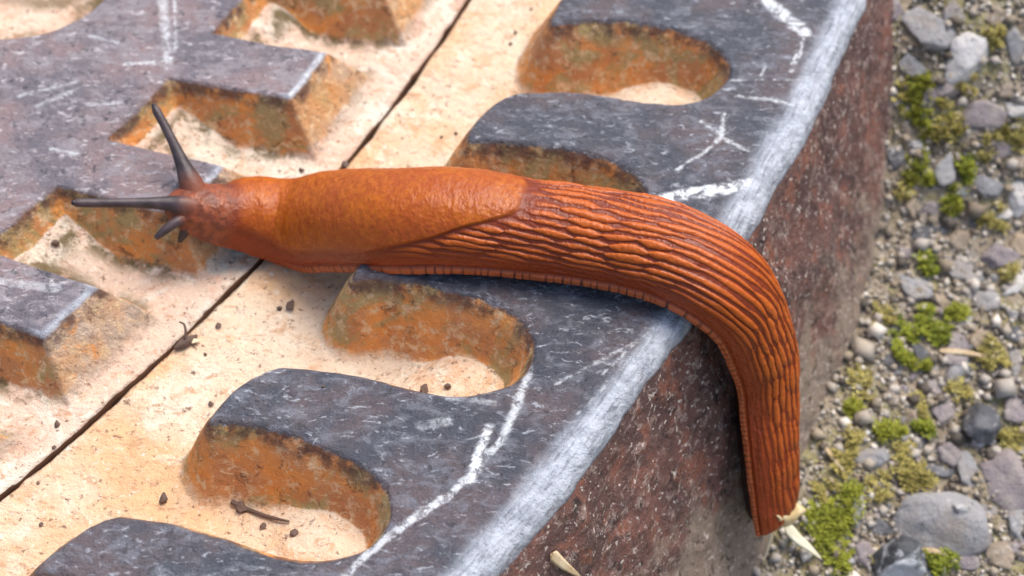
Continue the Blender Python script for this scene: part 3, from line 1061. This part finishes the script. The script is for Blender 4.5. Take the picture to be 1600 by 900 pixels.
def tube(name, pts, rads, mat, parent, seg=20, sub=6):
    P = catmull(np.array(pts, float), np.linspace(0, len(pts) - 1, (len(pts) - 1) * sub + 1))
    Rr = catmull(np.array(rads, float)[:, None], np.linspace(0, len(pts) - 1, (len(pts) - 1) * sub + 1))[:, 0]
    Tt = np.gradient(P, axis=0)
    Tt /= np.linalg.norm(Tt, axis=1)[:, None] + 1e-12
    up = np.array([.3, .2, 1.])
    Bx = np.cross(Tt, up)
    Bx /= np.linalg.norm(Bx, axis=1)[:, None]
    By = np.cross(Tt, Bx)
    a = np.linspace(0, 2 * math.pi, seg, endpoint=False)
    V = P[:, None] + Rr[:, None, None] * (np.cos(a)[None, :, None] * Bx[:, None] + np.sin(a)[None, :, None] * By[:, None])
    rows = len(P)
    V = np.concatenate([V.reshape(-1, 3), P[:1], P[-1:]])
    F = []
    for i in range(rows - 1):
        for j in range(seg):
            k = (j + 1) % seg
            F.append((i * seg + j, i * seg + k, (i + 1) * seg + k, (i + 1) * seg + j))
    for j in range(seg):
        k = (j + 1) % seg
        F.append((rows * seg, k, j))
        F.append((rows * seg + 1, (rows - 1) * seg + j, (rows - 1) * seg + k))
    me = mesh_from(name, V, F)
    fattr(me, 'along', np.concatenate([np.repeat(np.linspace(0, 1, rows), seg), [0, 1]]))
    return link(name, me, mat, parent)


def stalk(pix, zs3, rads):
    P = [at(px, py, z) for (px, py), z in zip(pix, zs3)]
    o = tube('eye_stalk', P, rads, M_TENT, slug)
    t = P[-1]
    me = bpy.data.meshes.new('eye')
    bm = bmesh.new()
    bmesh.ops.create_uvsphere(bm, u_segments=14, v_segments=10, radius=rads[-2] * .62 * MM)
    bm.to_mesh(me)
    bm.free()
    me.polygons.foreach_set('use_smooth', np.ones(len(me.polygons), bool))
    e = bpy.data.objects.new('eye', me)
    me.materials.append(M_EYE)
    col.objects.link(e)
    e.parent = o
    bpy.context.view_layer.update()
    d = np.array(P[-1]) - np.array(P[-2])
    d /= np.linalg.norm(d)
    e.matrix_world = Matrix.Translation(Vector(t + d * .05) * MM)
    return o


stalk([(312, 318), (298, 286), (286, 258), (273, 228), (256, 194), (245, 174), (241, 166)], [-2.6, -.8, .5, 1.8, 3.2, 4.0, 4.3], [1.6, 1.45, .95, .64, .55, .53, .34])
stalk([(322, 330), (292, 322), (262, 318), (222, 317), (170, 317), (126, 317), (116, 317)], [-3.0, -1.4, -.7, 0, .8, 1.4, 1.6], [1.6, 1.35, .90, .64, .55, .53, .34])
tube('feeler', [at(292, 338, -2.4), at(272, 349, -2.2), at(255, 362, -2.6), at(243, 372, -3.0)], [.9, .62, .5, .3], M_TENT, slug)
tube('feeler', [at(296, 350, -3.2), at(286, 366, -4.4), at(281, 377, -5.4)], [.7, .5, .3], M_TENT, slug)

# ------------------------------------------------------------------ moss
n = NT('moss_leaf')
sh = n.attr('tone')
oi = n.n('ShaderNodeObjectInfo').outputs['Random']
c = n.mix(sh, (.09, .13, .02), (.44, .47, .06))
c = n.mix(n.math('MULTIPLY', oi, .35), c, (.34, .30, .04))
M_MOSS = n.done(c, .6, Subsurface_Weight=.0)
n = NT('yellow_moss_leaf')
sh = n.attr('tone')
M_MOSSY = n.done(n.mix(sh, (.22, .18, .05), (.56, .49, .16)), .65)


def moss(px, py, w, h, seed, mat, label, dense_=1.0):
    r = random.Random(seed)
    c0 = ground_at(px, py)
    Vv, Ff, tone = [], [], []
    rx, ry = w / PX / 2, h / PX / 2 / .8
    ns_ = int(30 * rx * ry / 4 * dense_ * 2.2) + 10
    subs = [(0., 0., .8)] + [(r.uniform(-.75, .75), r.uniform(-.75, .75), r.uniform(.35, .8)) for _ in range(5)]
    for _ in range(ns_):
        sx0, sy0, sr0 = r.choice(subs)
        ox, oy = sx0 + r.gauss(0, .30) * sr0, sy0 + r.gauss(0, .30) * sr0
        q = min(1.2, math.hypot(ox, oy))
        a = math.atan2(oy, ox)
        x, y = c0[0] + rx * ox, c0[1] + ry * oy
        z = gz(x, y) + .05
        if math.hypot(x, y) < 352 - WALLK * z:
            continue
        hgt = r.uniform(.35, 1.0) * (1.25 - .6 * q)
        lean = Vector((math.cos(a) * q * .5 + r.uniform(-.6, .6), math.sin(a) * q * .5 + r.uniform(-.6, .6), 1)).normalized()
        tn0 = r.choice([r.uniform(0, .3), r.uniform(.3, .9), r.uniform(.6, 1)])
        nl = r.randint(7, 11)
        for li in range(nl):
            f = (li + .5) / nl
            b = Vector((x, y, z)) + lean * hgt * f
            an = li * 2.4 + r.uniform(-.3, .3)
            elev = r.uniform(.15, .55) + .7 * f
            d = Vector((math.cos(an) * math.cos(elev), math.sin(an) * math.cos(elev), math.sin(elev)))
            L = r.uniform(.6, 1.25) * (1.05 - .35 * f)
            wd = L * .2
            s = d.cross(Vector((0, 0, 1))).normalized()
            i0 = len(Vv)
            m = b + d * L * .5 + Vector((0, 0, .06))
            Vv += [b, m + s * wd, b + d * L - Vector((0, 0, .05)), m - s * wd]
            Ff.append((i0, i0 + 1, i0 + 2, i0 + 3))
            t = min(1, max(0, tn0 + .3 * f + r.uniform(-.15, .15)))
            tone += [t * .7, t, t, t]
    me = mesh_from('moss_clump', [tuple(v) for v in Vv], Ff, smooth=False)
    fattr(me, 'tone', tone)
    o = link('moss_clump', me, mat)
    tag(o, label, 'moss', 'moss clumps growing among the stones')


LK = 'small bright green moss tuft among the gravel'
MOSS = [(1448, 160, 74, 56, M_MOSS, 'wide yellow-green moss patch below the pale slab of stone'),
        (1470, 205, 90, 36, M_MOSSY, 'thin straw-yellow moss spreading below the wide green patch'),
        (1441, 262, 46, 44, M_MOSS, 'bright green moss tuft beside a row of small black stones'),
        (1512, 272, 44, 40, M_MOSS, LK), (1492, 322, 54, 34, M_MOSS, LK), (1450, 412, 46, 34, M_MOSS, 'bright lone moss tuft above the square grey stone'),
        (1442, 512, 84, 58, M_MOSS, 'largest bright green moss clump, beside the dry straw'), (1500, 490, 46, 34, M_MOSS, LK),
        (1408, 552, 36, 30, M_MOSS, LK), (1438, 576, 34, 24, M_MOSS, LK), (1388, 672, 50, 34, M_MOSS, LK), (1436, 668, 36, 34, M_MOSS, LK),
        (1415, 728, 74, 56, M_MOSSY, 'pale yellowish moss patch above the large grey stone'),
        (1322, 790, 60, 50, M_MOSS, 'leafy green moss near the tail of the slug'), (1288, 852, 70, 84, M_MOSS, 'tall green moss clump under the pale grass blade'),
        (1470, 884, 54, 38, M_MOSS, LK), (1548, 566, 50, 34, M_MOSSY, 'brownish yellow moss under the dry straw'),
        (1585, 215, 44, 46, M_MOSSY, 'yellowish moss beside small tan stones'), (1500, 130, 40, 26, M_MOSSY, 'faint yellow moss strip under the pale slab'),
        (1566, 690, 40, 26, M_MOSSY, 'yellow moss beside the dark rounded pebble'), (1312, 728, 34, 40, M_MOSSY, 'thin dull yellow moss on the dirt beside the casting'),
        (1330, 640, 30, 26, M_MOSS, LK), (1545, 345, 50, 30, M_MOSSY, 'dull moss between tan stones'), (1555, 60, 40, 24, M_MOSSY, 'dull moss among pale stones')]
for i, (px, py, w, h, m, lab) in enumerate(MOSS):
    moss(px, py, w * 1.12, h * 1.12, 40 + i, m, lab)
LY_ = 'thin scattered yellowish moss film on the gritty soil'
for i, (px, py, w, h) in enumerate([(1405, 130, 40, 60), (1480, 175, 60, 36), (1560, 215, 60, 40), (1415, 300, 50, 40), (1540, 250, 50, 40), (1380, 500, 40, 50),
                                    (1350, 600, 50, 50), (1330, 690, 50, 50), (1380, 760, 60, 50), (1450, 640, 50, 40), (1290, 780, 50, 50), (1570, 430, 50, 40),
                                    (1500, 620, 50, 40), (1370, 880, 60, 40), (1540, 540, 60, 30), (1590, 690, 40, 40)]):
    moss(px, py, w, h, 140 + i, M_MOSSY, LY_ if px > 1400 else 'thin yellowish moss film on the soil along the foot of the casting', .22)

# ------------------------------------------------------------------ straws, blades, husk, crumbs
n = NT('dry_straw')
c = n.mix(n.ramp(n.noise(500, 3, .6, (1, 1, .2)), .35, .65), (.50, .36, .20), (.68, .56, .36))
M_STRAW = n.done(c, .55, n.bump(n.noise(1200), .0002, .5))
n = NT('pale_grass_blade')
c = n.mix(n.ramp(n.noise(300, 3), .35, .65), (.66, .60, .42), (.74, .72, .56))
M_BLADE = n.done(c, .45, n.bump(n.noise(1200), .0002, .5))
n = NT('thin_brown_husk')
c = n.mix(n.ramp(n.noise(400, 4, .6, dist=.5), .4, .6), (.50, .36, .17), (.66, .52, .30))
M_HUSK = n.done(c, .4, n.bump(n.noise(700), .0004, .6))
n = NT('dark_crumb')
M_CRUMB = n.done(n.mix(n.noise(700), (.07, .045, .035), (.16, .10, .075)), .8, n.bump(n.noise(1500), .0003, .7))
n = NT('grey_chip')
M_CHIP = n.done(n.mix(n.noise(700), (.34, .34, .35), (.50, .50, .50)), .6, n.bump(n.noise(1500), .0003, .7))


def blade(name, pts, w, mat, label, cat, thick=.16, group=None):
    P = catmull(np.array(pts, float), np.linspace(0, len(pts) - 1, (len(pts) - 1) * 8 + 1))
    m = len(P)
    f = np.linspace(0, 1, m)
    wd = w * .5 * np.minimum(1, f * 6 + .35) * (1 - f ** 2.2) + .04
    Tt = np.gradient(P, axis=0)
    Tt /= np.linalg.norm(Tt, axis=1)[:, None]
    S = np.cross(Tt, np.array([.15, -.45, .88]))
    S /= np.linalg.norm(S, axis=1)[:, None]
    U = np.cross(S, Tt)
    ring = [(-1, 0), (-.5, .6), (0, .15), (.5, .6), (1, 0), (0, -.8)]
    V = np.concatenate([(P[:, None] + S[:, None] * (wd[:, None] * a)[..., None] + U[:, None] * (thick * b)) for a, b in ring], 1)
    k = len(ring)
    F = []
    for i in range(m - 1):
        for j in range(k):
            j2 = (j + 1) % k
            F.append((i * k + j, i * k + j2, (i + 1) * k + j2, (i + 1) * k + j))
    F += [tuple(range(k)), tuple((m - 1) * k + j for j in range(k))[::-1]]
    o = link(name, mesh_from(name, V.reshape(-1, 3), F), mat)
    tag(o, label, cat, group)
    return o


def gpt(px, py, lift):
    p = ground_at(px, py)
    return at(px, py, p[2] + lift)


def wall_hit(px, py, lift=0.):
    a, b = at(px, py, 20), at(px, py, -80)
    for f in np.linspace(0, 1, 2500):
        p = a + (b - a) * f
        if math.hypot(p[0], p[1]) <= 352 - WALLK * p[2] + lift and p[2] < -1 or p[2] < gz(p[0], p[1]) + lift:
            return p
    return b


blade('dead_grass', [gpt(1228, 822, 2.2), gpt(1246, 842, 1.6), gpt(1264, 856, 1.4), gpt(1284, 874, 1.2)], 1.5, M_BLADE,
      'short pale cream grass blade lying on moss just beyond the tail of the slug', 'grass blade')
blade('grass_stalk', [wall_hit(1208, 815, 1.0), wall_hit(1203, 845, .9), wall_hit(1192, 882, .7)], .55, M_STRAW,
      'thin dry stalk hanging straight below the tail of the slug', 'grass stalk')
blade('straw', [gpt(1468, 548, .5), gpt(1500, 550, .8), gpt(1540, 556, .7), gpt(1574, 558, .4)], .75, M_STRAW,
      'long tan straw lying beside the largest moss clump', 'straw')
blade('straw', [wall_hit(862, 866, .25), wall_hit(880, 882, .35), wall_hit(908, 902, .25)], 1.3, M_STRAW,
      'short broad straw piece stuck on the rusty side of the frame', 'straw')
blade('straw', [gpt(1440, 860, .5), gpt(1465, 862, .6), gpt(1490, 872, .4)], .7, M_STRAW, 'short straw between the chip and the large grey stone', 'straw')
blade('straw', [gpt(1290, 700, .5), gpt(1310, 726, .7), gpt(1330, 748, .4)], .6, M_STRAW, 'slanting straw on the dirt beside the slug tail', 'straw')

# husk round the tip of the tail: a small torn cup
hp = np.array([wall_hit(x, y, 4.6) for x, y in ((1200, 797), (1222, 792), (1246, 786))])
hq = np.array([wall_hit(x, y, 4.2) for x, y in ((1212, 818), (1230, 824), (1250, 802))])
Pn = catmull(hp, np.linspace(0, 2, 13))
Qn = catmull(hq, np.linspace(0, 2, 13))
out = np.array([.82, -.47, .33])
rowsH = []
for f in np.linspace(0, 1, 7):
    rowsH.append(Pn * (1 - f) + Qn * f + out * (1.1 * math.sin(f * math.pi)) + .16 * np.sin(np.arange(13) * 1.9)[:, None] * out * f * f)
top_s = np.array(rowsH)
bot_s = top_s - out * .18
V = np.concatenate([top_s.reshape(-1, 3), bot_s.reshape(-1, 3)])
F = []
nr, ncn = 7, 13
o2 = nr * ncn
for i in range(nr - 1):
    for j in range(ncn - 1):
        a = i * ncn + j
        F.append((a, a + 1, a + ncn + 1, a + ncn))
        F.append((o2 + a, o2 + a + ncn, o2 + a + ncn + 1, o2 + a + 1))
per = [j for j in range(ncn)] + [i * ncn + ncn - 1 for i in range(1, nr)] + [(nr - 1) * ncn + j for j in range(ncn - 2, -1, -1)] + [i * ncn for i in range(nr - 2, 0, -1)]
for a, b in zip(per, per[1:] + per[:1]):
    F.append((b, a, o2 + a, o2 + b))
o = link('seed_husk', mesh_from('seed_husk', V, F), M_HUSK)
tag(o, 'thin papery tan husk stuck to the tail tip of the slug', 'husk')


def casting_z(x, y):
    """height of the casting floor or top under a small crumb, read from the built meshes"""
    hit = None
    for lo_ in (frame, cover):
        for ch in lo_.children:
            bb_ = ch.bound_box
            if not (bb_[0][0] - 1e-4 < x * MM < bb_[6][0] + 1e-4 and bb_[0][1] - 1e-4 < y * MM < bb_[6][1] + 1e-4):
                continue
            okh, loc, _, _ = ch.ray_cast(Vector((x * MM, y * MM, .05)) - ch.matrix_world.translation, Vector((0, 0, -1)))
            if okh:
                z = (loc.z + ch.matrix_world.translation.z) / MM
                hit = z if hit is None else max(hit, z)
    return hit if hit is not None else -D


def on_casting(px, py):
    z = -8.
    for _ in range(6):
        p = at(px, py, z)
        z = casting_z(p[0], p[1])
    return at(px, py, z)


CHULL = [hull_stone(700 + i, 12, .75) for i in range(5)]
for me in CHULL:
    me.materials.append(M_CRUMB)
LC = 'tiny dark soil crumb on the pale rusty floor of the manhole'
CR = [(455, 480, 20, LC), (437, 484, 12, LC), (254, 780, 20, LC), (460, 834, 14, LC), (412, 823, 12, LC), (664, 610, 18, 'dark crumb against the lip of the middle recess'),
      (700, 606, 14, LC), (88, 664, 14, LC), (85, 700, 8, LC), (342, 510, 12, LC), (378, 795, 22, 'dark crumb at the thick end of the little twig'),
      (88, 383, 18, LC), (320, 555, 8, LC), (65, 820, 8, LC), (830, 15, 8, LC), (806, 52, 9, LC), (798, 70, 9, LC), (470, 268, 12, LC), (660, 365, 6, LC),
      (540, 258, 16, 'dark crumb in the joint where the slug crosses it'), (330, 632, 10, LC), (505, 605, 7, LC), (712, 210, 8, LC), (690, 215, 7, LC), (60, 755, 7, LC)]
for i, (px, py, s, lab) in enumerate(CR):
    p = on_casting(px, py)
    if lab is LC:
        rr = math.hypot(p[0], p[1])
        lab = ('tiny dark soil crumb on the pale floor of the manhole cover' if rr < 299.5 else
               'tiny dark soil crumb on the flat ledge between joint and teeth' if rr < 316 else
               'tiny dark soil crumb inside a rounded recess between two teeth')
    o = link('soil_crumb', CHULL[i % 5])
    tag(o, lab, 'crumb', 'soil crumbs on the manhole')
    k = s / 12.6 / 2
    o.matrix_world = Matrix.Translation(Vector((p[0], p[1], p[2] + k * .45)) * MM) @ Matrix.Rotation(i * 1.3, 4, 'Z') @ Matrix.Diagonal((k * MM * 1.15, k * MM, k * MM * .8, 1))
tw = [on_casting(x, y) + np.array([0, 0, .3]) for x, y in ((362, 786), (385, 797), (415, 808), (452, 817))]
tube('twig', tw, [.30, .26, .22, .12], M_CRUMB, None)
tag(bpy.data.objects['twig'], 'thin dark twig lying in the recess nearest the rusty corner', 'twig')
p = on_casting(494, 724)
me = hull_stone(801, 10, .4)
me.materials.append(M_CHIP)
o = link('stone_chip', me)
tag(o, 'pale grey oblong chip stuck on the orange recess wall', 'chip')
o.matrix_world = Matrix.Translation(Vector((p[0], p[1], p[2] + .35)) * MM) @ Euler((.9, .2, -1.1)).to_matrix().to_4x4() @ Matrix.Diagonal((1.35 * MM, .65 * MM, .5 * MM, 1))
# seed pod caught in the joint
sp_ = np.array([at(273, 545, -9.5), at(290, 534, -9.3), at(308, 524, -9.5)])
o = tube('seed_pod', sp_, [.2, .6, .15], M_CRUMB, None)
tag(o, 'small brown seed pod with curved stem caught in the joint', 'seed pod')
stem = [sp_[1] + [0, 0, .5], sp_[1] + [.1, .6, 1.2], sp_[1] + [-.1, 1.3, 1.7], sp_[1] + [-.7, 1.6, 1.8]]
tube('stem', stem, [.2, .16, .14, .1], M_CRUMB, o)
p = at(304, 533, -9.5)
me = hull_stone(810, 10, .5)
me.materials.append(M_STRAW)
o = link('seed_flake', me)
tag(o, 'pale tan flake beside the seed pod in the joint', 'flake')
o.matrix_world = Matrix.Translation(Vector((p[0], p[1], -9.4)) * MM) @ Matrix.Diagonal((1.0 * MM, .5 * MM, .5 * MM, 1))
